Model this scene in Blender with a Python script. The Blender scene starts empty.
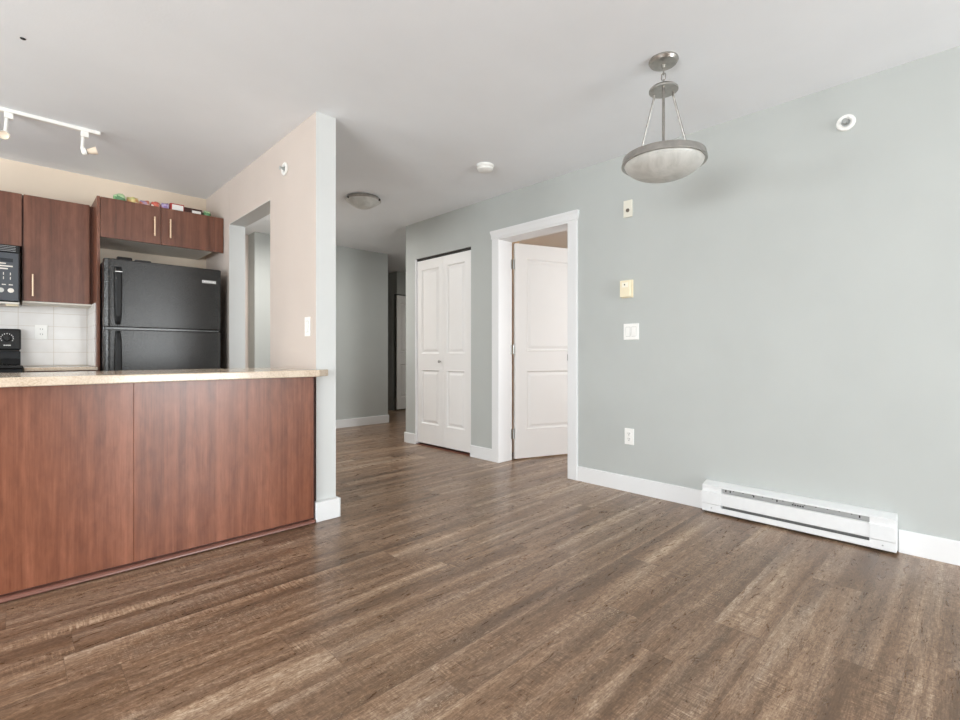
import bpy, bmesh, math, random
from mathutils import Vector, Matrix
random.seed(7)
scene = bpy.context.scene
COL = scene.collection
PI = math.pi

# ------------------------------------------------------------------ camera
H = 0.99
YAW = math.atan(468 / 482.0)
cam_d = bpy.data.cameras.new('camera')
cam = bpy.data.objects.new('camera', cam_d)
COL.objects.link(cam)
cam.location = (0, 0, H)
cam.rotation_euler = (PI / 2, 0, -YAW)
cam_d.sensor_width = 36
cam_d.lens = 482 / 960 * 36
cam_d.shift_y = -5.7 / 960
cam_d.clip_start = 0.05
scene.camera = cam

# ------------------------------------------------------------------ world, light, exposure
world = bpy.data.worlds.new('sky')
scene.world = world
world.use_nodes = True
wn = world.node_tree
sky = wn.nodes.new('ShaderNodeTexSky')
sky.sky_type = 'NISHITA'
sky.sun_disc = False
sky.sun_elevation = math.radians(35)
sky.sun_rotation = math.radians(120)
bg = wn.nodes['Background']
wn.links.new(sky.outputs[0], bg.inputs[0])
bg.inputs[1].default_value = 0.12

def area(name, loc, direction, sx, sy, power, color=(1, 1, 1)):
    d = bpy.data.lights.new(name, 'AREA')
    d.shape = 'RECTANGLE'
    d.size, d.size_y = sx, sy
    d.energy = power
    d.color = color
    o = bpy.data.objects.new(name, d)
    COL.objects.link(o)
    o.location = loc
    o.rotation_euler = Vector(direction).to_track_quat('-Z', 'Y').to_euler()
    return o

# daylight through the glazed wall behind the camera and the left window, plus an added kitchen light
DAY = (0.93, 0.975, 1.0)
area('daylight_patio', (2.10, -3.90, 1.05), (0, 1, 0.0), 1.9, 1.8, 132, DAY)
area('daylight_side', (-3.30, 0.2, 1.10), (1, 0.05, 0.15), 2.8, 1.3, 165, DAY)
area('kitchen_fill', (-3.30, 3.85, 1.50), (1, -0.1, 1.8), 1.3, 1.0, 68, DAY)  # added light that brightens the kitchen walls and ceiling
area('daylight_bedroom', (5.0, 0.75, 1.3), (-0.3, 1, 0.1), 1.6, 1.4, 27, (0.97, 0.985, 1.0))

scene.view_settings.view_transform = 'Standard'
scene.view_settings.look = 'None'
scene.view_settings.gamma = 1
scene.view_settings.use_curve_mapping = False
scene.view_settings.exposure = 0.42
scene.cycles.diffuse_bounces = 8
scene.cycles.max_bounces = 14

# ------------------------------------------------------------------ materials
def srgb(r, g, b):
    def f(c):
        c /= 255.0
        return c / 12.92 if c <= 0.04045 else ((c + 0.055) / 1.055) ** 2.4
    return (f(r), f(g), f(b), 1)

class NT:
    def __init__(s, name):
        s.m = bpy.data.materials.new(name)
        s.m.use_nodes = True
        s.t = s.m.node_tree
        s.b = s.t.nodes['Principled BSDF']
    def n(s, typ, **kw):
        x = s.t.nodes.new(typ)
        for k, v in kw.items():
            setattr(x, k, v)
        return x
    def l(s, a, b):
        s.t.links.new(a, b)
    def setin(s, sock, v):
        if hasattr(v, 'is_output') or isinstance(v, bpy.types.NodeSocket):
            s.l(v, sock)
        else:
            sock.default_value = v
    def math(s, op, a, b=None, clamp=False):
        x = s.n('ShaderNodeMath', operation=op)
        x.use_clamp = clamp
        s.setin(x.inputs[0], a)
        if b is not None:
            s.setin(x.inputs[1], b)
        return x.outputs[0]
    def pos(s):
        return s.n('ShaderNodeTexCoord').outputs['Object']
    def mapped(s, scale, rot=(0, 0, 0), vec=None):
        mp = s.n('ShaderNodeMapping')
        s.l(vec if vec is not None else s.pos(), mp.inputs[0])
        mp.inputs['Scale'].default_value = scale
        mp.inputs['Rotation'].default_value = rot
        return mp.outputs[0]
    def noise(s, vec, scale=1, detail=3, rough=0.5, dist=0):
        x = s.n('ShaderNodeTexNoise')
        s.l(vec, x.inputs['Vector'])
        x.inputs['Scale'].default_value = scale
        x.inputs['Detail'].default_value = detail
        x.inputs['Roughness'].default_value = rough
        x.inputs['Distortion'].default_value = dist
        return x.outputs['Fac']
    def ramp(s, fac, stops):
        x = s.n('ShaderNodeValToRGB')
        e = x.color_ramp.elements
        while len(e) < len(stops):
            e.new(0.5)
        for i, (p, c) in enumerate(stops):
            e[i].position = p
            e[i].color = c
        s.l(fac, x.inputs[0])
        return x.outputs[0]
    def mix(s, fac, a, b, mode='MIX'):
        x = s.n('ShaderNodeMix', data_type='RGBA', blend_type=mode)
        s.setin(x.inputs[0], fac)
        s.setin(x.inputs[6], a)
        s.setin(x.inputs[7], b)
        return x.outputs[2]
    def bump(s, h, strength, dist=0.001):
        x = s.n('ShaderNodeBump')
        x.inputs['Strength'].default_value = strength
        x.inputs['Distance'].default_value = dist
        s.l(h, x.inputs['Height'])
        s.l(x.outputs[0], s.b.inputs['Normal'])
    def set(s, color=None, rough=None, metal=None, spec=None, coat=None):
        if color is not None:
            s.setin(s.b.inputs['Base Color'], color)
        if rough is not None:
            s.setin(s.b.inputs['Roughness'], rough)
        if metal is not None:
            s.b.inputs['Metallic'].default_value = metal
        if spec is not None:
            s.b.inputs['Specular IOR Level'].default_value = spec
        if coat is not None:
            s.b.inputs['Coat Weight'].default_value = coat
            s.b.inputs['Coat Roughness'].default_value = 0.15
        return s

def paint(name, c, rough=0.6, var=0.02, bumpy=0.05, bscale=220):
    t = NT(name)
    n = t.noise(t.mapped((1, 1, 1)), 3.0, 4)
    c2 = tuple(max(0, x * (1 - var * 2)) for x in c[:3]) + (1,)
    t.set(t.ramp(n, [(0.3, c2), (0.7, c)]), rough, spec=0.3)
    if bumpy:
        t.bump(t.noise(t.mapped((1, 1, 1)), bscale, 2), bumpy, 0.002)
    return t.m

def plain(name, c, rough=0.4, metal=0.0, spec=0.5, var=0.03):
    t = NT(name)
    n = t.noise(t.mapped((1, 1, 1)), 30.0, 3)
    c2 = tuple(max(0, x * (1 - var)) for x in c[:3]) + (1,)
    t.set(t.ramp(n, [(0.35, c2), (0.65, c)]), rough, metal, spec)
    return t.m

M = {}
M['wall_grey'] = paint('blue_grey_paint', srgb(184, 187, 184), 0.55)
M['wall_grey_lit'] = paint('blue_grey_paint_lit', srgb(208, 209, 207), 0.5)  # same blue-grey paint, made paler so the colour carries the frontal light
M['wall_beige'] = paint('beige_paint', srgb(203, 191, 182), 0.5)
M['wall_kitchen'] = paint('warm_beige_paint', srgb(226, 210, 191), 0.5)
M['wall_tan'] = paint('tan_paint', srgb(232, 206, 172), 0.6)
M['ceiling'] = paint('ceiling_texture', srgb(236, 239, 242), 0.8, 0.015, 0.25, 90)
M['white'] = paint('white_trim_paint', srgb(229, 229, 229), 0.35, 0.01, 0.02)
M['door_white'] = paint('white_door_paint', srgb(238, 236, 234), 0.38, 0.01, 0.03, 160)
M['plastic'] = plain('white_plastic', srgb(240, 239, 235), 0.3)
M['plastic_grey'] = plain('grey_plastic', srgb(196, 196, 192), 0.4)
M['cream'] = plain('yellowed_plastic', srgb(236, 224, 194), 0.35)
M['bulb'] = plain('warm_glass_bulb', srgb(238, 222, 202), 0.25)
M['black'] = plain('black_plastic', srgb(22, 22, 23), 0.25)
M['ivory'] = plain('ivory_plastic', srgb(224, 220, 206), 0.4)
M['socket'] = plain('brown_grey_socket', srgb(98, 88, 78), 0.5)
M['matte_black'] = plain('matte_black_plastic', srgb(20, 20, 21), 0.5, 0, 0.35)
M['dark'] = plain('dark_gap', srgb(40, 36, 33), 0.7)
M['enamel'] = plain('white_enamel', srgb(230, 231, 231), 0.3)
M['slot'] = plain('slot_grey', srgb(120, 120, 118), 0.5)
M['fin'] = plain('heater_fins', srgb(172, 172, 170), 0.45, 0.2)
M['bar'] = plain('pale_brushed_bar', srgb(232, 205, 176), 0.3, 0.6)
M['silver'] = plain('silver_badge', srgb(220, 220, 220), 0.25, 0.6)
M['melamine'] = plain('pale_melamine', srgb(232, 226, 216), 0.5)
M['steel'] = plain('hinge_steel', srgb(180, 182, 180), 0.35, 0.8)

def nickel():
    t = NT('brushed_nickel')
    n = t.noise(t.mapped((40, 40, 40)), 1, 2)
    t.set(t.ramp(n, [(0.3, srgb(168, 165, 160)), (0.7, srgb(182, 178, 173))]), 0.3, 0.95)
    return t.m
M['nickel'] = nickel()

def alabaster():
    t = NT('alabaster_glass')
    n = t.noise(t.mapped((1, 1, 1)), 7, 4, 0.6, 1.8)
    t.set(t.ramp(n, [(0.35, srgb(186, 186, 180)), (0.6, srgb(208, 207, 202))]), 0.3, spec=0.4)
    t.b.inputs['Transmission Weight'].default_value = 0.12
    return t.m
M['alabaster'] = alabaster()
def lit_glass():
    t = NT('lit_frosted_glass')
    n = t.noise(t.mapped((1, 1, 1)), 7, 3)
    t.set(t.ramp(n, [(0.35, srgb(225, 222, 214)), (0.6, srgb(240, 238, 230))]), 0.3)
    t.b.inputs['Emission Color'].default_value = (1, 0.96, 0.9, 1)
    t.b.inputs['Emission Strength'].default_value = 9  # glowing shade of the two added hall lamps
    return t.m
M['lit_glass'] = lit_glass()

def wood(name, dark, mid, light, rough=0.33, s=1.0):
    t = NT(name)
    v = t.mapped((15 * s, 15 * s, 0.45 * s))
    n1 = t.noise(v, 1.0, 5, 0.65, 0.6)
    v2 = t.mapped((120, 120, 5))
    n2 = t.noise(v2, 1.0, 3, 0.6)
    n3 = t.noise(t.mapped((28, 28, 9)), 1.0, 4, 0.6, 0.4)
    f = t.math('ADD', t.math('MULTIPLY', n1, 0.6), t.math('ADD', t.math('MULTIPLY', n2, 0.2), t.math('MULTIPLY', n3, 0.25)))
    t.set(t.ramp(f, [(0.38, dark), (0.52, mid), (0.66, light)]), rough, spec=0.5)
    t.bump(n2, 0.08, 0.001)
    return t.m
M['cherry'] = wood('cherry_laminate', srgb(95, 54, 38), srgb(125, 75, 54), srgb(147, 93, 70), 0.27)
M['cherry_dark'] = wood('dark_cherry_laminate', srgb(84, 50, 36), srgb(107, 66, 49), srgb(126, 81, 62), 0.40)
M['cherry_edge'] = plain('dark_cherry_edge', srgb(84, 40, 28), 0.45)
M['toe'] = plain('rosy_wood_edging', srgb(122, 80, 68), 0.3)

def laminate():
    t = NT('sandstone_laminate')
    n = t.noise(t.mapped((1, 1, 1)), 140, 4, 0.7)
    n2 = t.noise(t.mapped((1, 1, 1)), 14, 3)
    f = t.math('ADD', t.math('MULTIPLY', n, 0.65), t.math('MULTIPLY', n2, 0.35))
    t.set(t.ramp(f, [(0.35, srgb(182, 160, 138)), (0.5, srgb(207, 189, 168)), (0.66, srgb(221, 206, 188))]), 0.14)
    return t.m
M['laminate'] = laminate()

def fridge_black():
    t = NT('textured_black_enamel')
    n = t.noise(t.mapped((1, 1, 1)), 170, 3, 0.6)
    t.set(t.ramp(n, [(0.4, srgb(10, 10, 10)), (0.62, srgb(52, 49, 46))]), 0.26, spec=0.45)
    t.bump(n, 0.34, 0.002)
    return t.m
M['fridge'] = fridge_black()
M['fridge_side'] = plain('smooth_black_enamel', srgb(32, 34, 37), 0.22)

def tiles(axis):
    # stacked 200 x 100 mm tiles; axis 0: wall runs along X, axis 1: along Y
    t = NT('white_wall_tile')
    sp = t.n('ShaderNodeSeparateXYZ')
    t.l(t.pos(), sp.inputs[0])
    u = t.math('FRACT', t.math('DIVIDE', t.math('SUBTRACT', sp.outputs[axis], 0.033), 0.2))
    w = t.math('FRACT', t.math('DIVIDE', t.math('SUBTRACT', sp.outputs[2], 0.006), 0.1))
    du = t.math('MINIMUM', u, t.math('SUBTRACT', 1, u))
    dw = t.math('MINIMUM', w, t.math('SUBTRACT', 1, w))
    g = t.math('MAXIMUM', t.math('LESS_THAN', du, 0.008), t.math('LESS_THAN', dw, 0.016))
    n = t.noise(t.mapped((1, 1, 1)), 8, 2)
    tile = t.ramp(n, [(0.3, srgb(222, 219, 216)), (0.7, srgb(230, 228, 226))])
    t.set(t.mix(g, tile, srgb(205, 197, 187)), 0.2)
    inv = t.math('SUBTRACT', 1, g)
    t.bump(inv, 0.4, 0.002)
    return t.m
M['tile_x'] = tiles(0)
M['tile_y'] = tiles(1)

def floor_mat():
    t = NT('wood_plank_floor')
    sp = t.n('ShaderNodeSeparateXYZ')
    t.l(t.pos(), sp.inputs[0])
    x, y = sp.outputs[0], sp.outputs[1]
    W, L = 0.175, 1.22
    ry = t.math('DIVIDE', t.math('SUBTRACT', y, 0.157 - W * 40), W)
    row = t.math('FLOOR', ry)
    fy = t.math('FRACT', ry)
    wn1 = t.n('ShaderNodeTexWhiteNoise', noise_dimensions='1D')
    t.l(row, wn1.inputs['W'])
    xs = t.math('ADD', t.math('DIVIDE', x, L), t.math('MULTIPLY', wn1.outputs['Value'], 9.7))
    colu = t.math('FLOOR', xs)
    fx = t.math('FRACT', xs)
    cb = t.n('ShaderNodeCombineXYZ')
    t.l(row, cb.inputs[0]); t.l(colu, cb.inputs[1])
    wn2 = t.n('ShaderNodeTexWhiteNoise', noise_dimensions='2D')
    t.l(cb.outputs[0], wn2.inputs['Vector'])
    rs = t.n('ShaderNodeSeparateColor')
    t.l(wn2.outputs['Color'], rs.inputs[0])
    r1, r2, r3 = rs.outputs[0], rs.outputs[1], rs.outputs[2]
    def gv(ax, ay, k):
        c = t.n('ShaderNodeCombineXYZ')
        t.l(t.math('ADD', t.math('MULTIPLY', x, ax), t.math('MULTIPLY', r1, 37.0 * k)), c.inputs[0])
        t.l(t.math('ADD', t.math('MULTIPLY', y, ay), t.math('MULTIPLY', r2, 23.0 * k)), c.inputs[1])
        t.l(t.math('MULTIPLY', r3, 11.0), c.inputs[2])
        return c.outputs[0]
    band = t.noise(gv(0.55, 12, 1), 1, 3, 0.5, 0.6)      # long tonal bands
    fig = t.noise(gv(7, 30, 2), 1, 6, 0.72, 1.6)         # wavy figure
    mot = t.noise(gv(55, 110, 3), 1, 4, 0.7, 1.0)        # fine mottling
    fine = t.noise(gv(18, 300, 3), 1, 2, 0.6)            # pores
    saw = t.noise(gv(150, 14, 1.3), 1, 3, 0.65, 0.4)     # cross saw marks
    sawm = t.noise(gv(2.2, 8, 4), 1, 2)
    def spread(v, k):
        return t.math('MULTIPLY', t.math('SUBTRACT', v, 0.5), k)
    f = t.math('ADD', 0.5, spread(band, 1.15))
    f = t.math('ADD', f, spread(fig, 0.62))
    f = t.math('ADD', f, spread(mot, 0.90))
    f = t.math('ADD', f, spread(fine, 0.55))
    f = t.math('ADD', f, spread(r3, 0.12))
    sm = t.math('MULTIPLY', t.math('SUBTRACT', sawm, 0.47), 4.0, True)
    f = t.math('ADD', f, t.math('MULTIPLY', spread(saw, 1.3), sm))
    c = t.ramp(f, [(0.14, srgb(92, 75, 62)), (0.36, srgb(110, 90, 74)), (0.54, srgb(134, 112, 95)), (0.72, srgb(160, 140, 122)), (0.92, srgb(200, 186, 170))])
    # pale squiggles of open grain
    sq = t.noise(gv(16, 42, 5), 1, 2, 0.5, 2.5)
    ridge = t.math('LESS_THAN', t.math('ABSOLUTE', t.math('SUBTRACT', sq, 0.52)), 0.014)
    sqm = t.math('MULTIPLY', t.math('SUBTRACT', t.noise(gv(1.6, 9, 6), 1, 2), 0.50), 5.0, True)
    c = t.mix(t.math('MULTIPLY', t.math('MULTIPLY', ridge, sqm), 0.55), c, srgb(205, 192, 174))
    # greyer and warmer zones inside a plank
    z = t.math('MULTIPLY', t.math('SUBTRACT', t.noise(gv(1.1, 14, 7), 1, 3), 0.42), 3.5, True)
    hue = t.mix(t.math('MULTIPLY', z, 0.55), t.mix(1.0, c, srgb(255, 243, 228), 'MULTIPLY'), t.mix(1.0, c, srgb(236, 238, 240), 'MULTIPLY'))
    jy = t.math('MINIMUM', fy, t.math('SUBTRACT', 1, fy))
    jx = t.math('MINIMUM', fx, t.math('SUBTRACT', 1, fx))
    j = t.math('MAXIMUM', t.math('LESS_THAN', jy, 0.006), t.math('LESS_THAN', jx, 0.0011))
    t.set(t.mix(t.math('MULTIPLY', j, 0.30), hue, srgb(74, 58, 47)), None, spec=0.42)
    t.l(t.math('ADD', 0.22, t.math('MULTIPLY', fig, 0.14)), t.b.inputs['Roughness'])
    t.bump(t.math('SUBTRACT', t.math('ADD', t.math('MULTIPLY', saw, 0.4), fig), j), 0.12, 0.002)
    return t.m
M['floor'] = floor_mat()

def glass():
    t = NT('clear_window_glass')
    t.set((1, 1, 1, 1), 0.02)
    t.b.inputs['Transmission Weight'].default_value = 1
    return t.m
M['glass'] = glass()

# ------------------------------------------------------------------ mesh helpers
class MB:
    def __init__(s):
        s.bm = bmesh.new()
    def box(s, x0, y0, z0, x1, y1, z1):
        x0, x1 = min(x0, x1), max(x0, x1); y0, y1 = min(y0, y1), max(y0, y1); z0, z1 = min(z0, z1), max(z0, z1)
        v = [s.bm.verts.new(p) for p in ((x0, y0, z0), (x1, y0, z0), (x1, y1, z0), (x0, y1, z0), (x0, y0, z1), (x1, y0, z1), (x1, y1, z1), (x0, y1, z1))]
        for f in ((0, 3, 2, 1), (4, 5, 6, 7), (0, 1, 5, 4), (1, 2, 6, 5), (2, 3, 7, 6), (3, 0, 4, 7)):
            s.bm.faces.new([v[i] for i in f])
        return s
    def prism(s, poly, axis, a, b):
        # poly: 2-D points in the two other axes (cyclic order kept), extruded along axis from a to b
        def P(p, h):
            q = [0, 0, 0]
            o = [i for i in range(3) if i != axis]
            q[o[0]], q[o[1]], q[axis] = p[0], p[1], h
            return q
        A = [s.bm.verts.new(P(p, a)) for p in poly]
        B = [s.bm.verts.new(P(p, b)) for p in poly]
        n = len(poly)
        s.bm.faces.new(A[::-1]); s.bm.faces.new(B)
        for i in range(n):
            s.bm.faces.new((A[i], A[(i + 1) % n], B[(i + 1) % n], B[i]))
        return s
    def lathe(s, prof, c, axis=(0, 0, 1), seg=48, close=True):
        # prof: (radius, height) along axis from c
        ax = Vector(axis).normalized()
        u = ax.orthogonal().normalized(); w = ax.cross(u)
        c = Vector(c)
        rings = []
        for r, h in prof:
            if r < 1e-6:
                rings.append([s.bm.verts.new(c + ax * h)])
            else:
                rings.append([s.bm.verts.new(c + ax * h + (u * math.cos(2 * PI * k / seg) + w * math.sin(2 * PI * k / seg)) * r) for k in range(seg)])
        for a, b in zip(rings[:-1], rings[1:]):
            for k in range(seg):
                k2 = (k + 1) % seg
                if len(a) == 1 and len(b) == 1:
                    continue
                if len(a) == 1:
                    s.bm.faces.new((a[0], b[k2], b[k]))
                elif len(b) == 1:
                    s.bm.faces.new((a[k], a[k2], b[0]))
                else:
                    s.bm.faces.new((a[k], a[k2], b[k2], b[k]))
        if close:
            for rg, rev in ((rings[0], True), (rings[-1], False)):
                if len(rg) > 2:
                    s.bm.faces.new(rg[::-1] if rev else rg)
        return s
    def cyl(s, c, axis, r, h, seg=32):
        return s.lathe([(r, 0), (r, h)], c, axis, seg)
    def tube(s, pts, r, seg=12, closed=False):
        pts = [Vector(p) for p in pts]
        n = len(pts)
        rings = []
        nrm = None
        for i, p in enumerate(pts):
            if closed:
                d = pts[(i + 1) % n] - pts[i - 1]
            else:
                d = pts[min(i + 1, n - 1)] - pts[max(i - 1, 0)]
            d.normalize()
            if nrm is None:
                nrm = d.orthogonal().normalized()
            else:
                nrm = (nrm - d * nrm.dot(d)).normalized()
            b = d.cross(nrm)
            rr = r[i] if isinstance(r, (list, tuple)) else r
            rings.append([s.bm.verts.new(p + (nrm * math.cos(2 * PI * k / seg) + b * math.sin(2 * PI * k / seg)) * rr) for k in range(seg)])
        m = n if closed else n - 1
        for i in range(m):
            a, b = rings[i], rings[(i + 1) % n]
            for k in range(seg):
                s.bm.faces.new((a[k], a[(k + 1) % seg], b[(k + 1) % seg], b[k]))
        if not closed:
            s.bm.faces.new(rings[0][::-1]); s.bm.faces.new(rings[-1])
        return s
    def xform(s, mat):
        bmesh.ops.transform(s.bm, matrix=mat, verts=s.bm.verts)
        return s
    def build(s, name, mat, parent=None, base=None, bevel=0, smooth=False, seg=2):
        bm = s.bm
        bmesh.ops.recalc_face_normals(bm, faces=bm.faces)
        if parent is not None:
            off = Vector(parent['_b'])
        elif base is not None:
            off = Vector(base)
        else:
            off = Vector((0, 0, 0))
        bmesh.ops.translate(bm, vec=-off, verts=bm.verts)
        me = bpy.data.meshes.new(name)
        bm.to_mesh(me); bm.free()
        me.materials.append(mat)
        o = bpy.data.objects.new(name, me)
        COL.objects.link(o)
        o['_b'] = tuple(off)
        if parent is not None:
            o.parent = parent
        else:
            o.location = off
        if bevel:
            md = o.modifiers.new('bevel', 'BEVEL')
            md.width = bevel; md.segments = seg; md.limit_method = 'ANGLE'; md.angle_limit = math.radians(40)
        if smooth:
            for p in me.polygons:
                p.use_smooth = True
            if smooth != 'all':
                try:
                    me.set_sharp_from_angle(angle=math.radians(40))
                except Exception:
                    pass
        return o

def tag(o, label, cat, group=None, kind=None):
    o['label'] = label; o['category'] = cat
    if group: o['group'] = group
    if kind: o['kind'] = kind
    return o

def thing(name, label, cat, base, group=None, kind=None):
    o = bpy.data.objects.new(name, None)
    o.empty_display_size = 0.05
    COL.objects.link(o)
    o.location = base
    o['_b'] = tuple(base)
    return tag(o, label, cat, group, kind)

def lab(o, label):
    o['label'] = label
    return o

# ------------------------------------------------------------------ the setting
CZ = 2.44          # ceiling height
XR = 3.195         # right wall face
T = 0.13
XP, XP2 = 1.303, 1.429   # kitchen partition
YC = 2.745          # end of the partition (column)
YK = 5.02          # kitchen back wall
XL = -3.45; YF = -4.05

tag(MB().box(XL - 0.12, YF - 0.12, -0.06, 6.7, 9.2, 0).build('floor', M['floor']), 'brown wood plank floor running through living room and hall', 'floor', kind='structure')
tag(MB().box(XL - 0.12, YF - 0.12, CZ, 6.7, 9.2, CZ + 0.08).build('ceiling', M['ceiling']), 'flat white ceiling over living room, kitchen and hall', 'ceiling', kind='structure')

def wall(name, mb, mat, label):
    return tag(mb.build(name, mat), label, 'wall', kind='structure')

DY0, DY1, DZ = 2.250, 3.045, 2.05       # doorway in the right wall
BY0, BY1, BZ = 3.416, 4.312, 2.037      # closet opening
w = MB()
w.box(XR, YF, 0, XR + T, DY0, CZ)
w.box(XR, DY0, DZ, XR + T, DY1, CZ)
w.box(XR, DY1, 0, XR + T, BY0, CZ)
w.box(XR, BY0, BZ, XR + T, BY1, CZ)
w.box(XR, BY1, 0, XR + T, 4.495, CZ)
wall('wall_right', w, M['wall_grey'], 'long blue-grey wall with the doorway, closet and heater')
w = MB(); w.box(XR + T, 4.375, 0, 6.6, 4.495, CZ)
wall('wall_hall_near', w, M['wall_grey'], 'grey wall of the hall behind the closet corner')
w = MB(); w.box(2.06, 5.95, 0, 3.915, 6.07, CZ)
w.box(2.06, 6.07, 0, 2.18, 6.16, CZ); w.box(3.795, 6.07, 0, 3.915, 9.0, CZ)
wall('wall_hall_end', w, M['wall_grey'], 'grey wall at the far end of the hall')
w = MB(); w.box(XP2, 6.16, 0, 2.18, 6.28, CZ)
wall('wall_entry', w, M['wall_beige'], 'narrow beige wall deep behind the kitchen opening')
w = MB(); w.box(4.83, 7.06, 2.045, 5.70, 7.18, CZ); w.box(5.70, 7.06, 0, 6.6, 7.18, CZ)
wall('wall_corridor', w, M['wall_grey'], 'shaded wall around the far closet door')
w = MB(); w.box(3.89, 9.0, 0, 6.6, 9.12, CZ); w.box(6.6, 4.375, 0, 6.7, 9.12, CZ); w.box(4.83, 7.18, 0, 4.86, 9.0, CZ)
wall('wall_corridor_back', w, M['wall_grey'], 'dark back wall of the deep corridor')
# kitchen partition with the passage opening
w = MB()
OY0, OY1, OZ = 3.46, 4.35, 2.075
w.box(XP, YC + 0.003, 0, XP2 - 0.003, OY0, CZ)
w.box(XP, OY0, OZ + 0.003, XP2 - 0.003, OY1, CZ)
w.box(XP, OY1 + 0.003, 0, XP2 - 0.003, YK + 0.12, CZ)
wall('wall_partition', w, M['wall_beige'], 'pinkish beige kitchen side wall with the open passage')
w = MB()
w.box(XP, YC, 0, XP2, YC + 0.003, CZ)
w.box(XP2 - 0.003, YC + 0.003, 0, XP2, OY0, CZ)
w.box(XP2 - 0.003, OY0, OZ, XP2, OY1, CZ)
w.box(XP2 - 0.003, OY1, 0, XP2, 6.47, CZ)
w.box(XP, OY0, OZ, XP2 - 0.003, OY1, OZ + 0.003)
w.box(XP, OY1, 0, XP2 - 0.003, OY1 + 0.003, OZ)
wall('wall_column', w, M['wall_grey_lit'], 'blue-grey end face and hall side of the kitchen partition, coloured paler as if front-lit')
w = MB(); w.box(XL, YK, 0, XP, YK + 0.12, CZ)
wall('wall_kitchen_back', w, M['wall_kitchen'], 'beige wall behind the kitchen cabinets')
# left wall with a window and the added kitchen one, wall behind the camera with the patio glazing
w = MB()
w.box(XL - 0.12, YF, 0, XL, -1.3, CZ); w.box(XL - 0.12, 1.7, 0, XL, 3.25, CZ); w.box(XL - 0.12, 4.65, 0, XL, YK + 0.12, CZ)
w.box(XL - 0.12, -1.3, 0, XL, 1.7, 0.5); w.box(XL - 0.12, -1.3, 2.2, XL, 1.7, CZ)
w.box(XL - 0.12, 3.25, 0, XL, 4.65, 0.95); w.box(XL - 0.12, 3.25, 2.15, XL, 4.65, CZ)
wall('wall_left', w, M['wall_grey'], 'grey wall at the left of the living room')
w = MB()
w.box(XL - 0.12, YF - 0.12, 0, 0.9, YF, CZ); w.box(3.1, YF - 0.12, 0, XR + T, YF, CZ); w.box(0.9, YF - 0.12, 2.18, 3.1, YF, CZ)
w.box(0.9, YF - 0.12, 0, 3.1, YF, 0.1)
wall('wall_front', w, M['wall_grey'], 'grey wall behind the viewpoint with patio glazing')
def window(name, x0, y0, z0, x1, y1, z1, label):
    t = thing(name, label, 'window', ((x0 + x1) / 2, (y0 + y1) / 2, z0), kind='structure')
    f = MB(); along_x = abs(x1 - x0) > abs(y1 - y0)
    def bx(a, b, c, d):
        if along_x: f.box(a, y0, c, b, y1, d)
        else: f.box(x0, a, c, x1, b, d)
    a0, a1 = (x0, x1) if along_x else (y0, y1)
    am = (a0 + a1) / 2
    bx(a0, a0 + 0.05, z0, z1); bx(a1 - 0.05, a1, z0, z1); bx(a0 + 0.05, a1 - 0.05, z0, z0 + 0.05); bx(a0 + 0.05, a1 - 0.05, z1 - 0.05, z1); bx(am - 0.03, am + 0.03, z0 + 0.05, z1 - 0.05)
    f.build('window_frame', M['white'], t)
    for p, q in ((a0 + 0.05, am - 0.03), (am + 0.03, a1 - 0.05)):
        g = MB()
        if along_x: g.box(p, (y0 + y1) / 2 - 0.003, z0 + 0.05, q, (y0 + y1) / 2 + 0.003, z1 - 0.05)
        else: g.box((x0 + x1) / 2 - 0.003, p, z0 + 0.05, (x0 + x1) / 2 + 0.003, q, z1 - 0.05)
        g.build('pane', M['glass'], t)
    return t
window('window_1', 0.9, YF - 0.1, 0.1, 3.1, YF - 0.02, 2.18, 'patio glazing behind the viewpoint')
window('added_window', XL - 0.1, 3.25, 0.95, XL - 0.02, 4.65, 2.15, 'added unseen window lighting the kitchen from the left')  # added window, out of view, put in to light the kitchen
window('window_2', XL - 0.1, -1.3, 0.5, XL - 0.02, 1.7, 2.2, 'window in the left living room wall')
# bedroom behind the open door, closet
w = MB()
w.box(6.3, 0.3, 0, 6.42, 4.375, CZ); w.box(XR + T, 4.255, 0, 6.3, 4.375, CZ); w.box(XR + T, 0.3, 0, 6.3, 0.42, CZ)
w.box(XR + T, 3.26, 0, 3.72, 3.32, CZ); w.box(3.66, 3.32, 0, 3.72, 4.255, CZ)
wall('wall_bedroom', w, M['wall_tan'], 'tan bedroom walls seen above the open door')

# baseboards
BH, BT = 0.112, 0.013
def bb_prof(x, d):   # profile on a wall of constant X, d = direction into the room
    return [(x, 0), (x + d * BT, 0), (x + d * BT, BH - 0.004), (x + d * (BT - 0.004), BH), (x, BH)]
b = MB()
for a, c in ((YF, 0.271), (1.206, 2.182), (3.116, BY0), (BY1, 4.495 + BT)):
    b.prism(bb_prof(XR, -1), 1, a, c)
b.box(XR, 4.495, 0, 6.6, 4.495 + BT, BH)
tag(b.build('baseboard_right', M['white']), 'white baseboard along the long blue-grey wall', 'baseboard', kind='structure')
b = MB(); b.box(2.06 - BT, 5.95 - BT, 0, 3.915 + BT, 5.95, BH); b.box(3.915, 5.95, 0, 3.915 + BT, 7.0, BH); b.box(2.06 - BT, 5.95, 0, 2.06, 6.16, BH)
tag(b.build('baseboard_hall', M['white'], bevel=0.003), 'white baseboard under the grey hall end wall', 'baseboard', kind='structure')
b = MB(); b.box(1.282, 2.700, 0, XP2, YC, 0.116); b.box(XP2, 2.700, 0, 1.438, OY0, 0.116)
tag(b.build('baseboard_column', M['white'], bevel=0.004), 'tall white baseboard block wrapping the column foot', 'baseboard', kind='structure')

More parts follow.
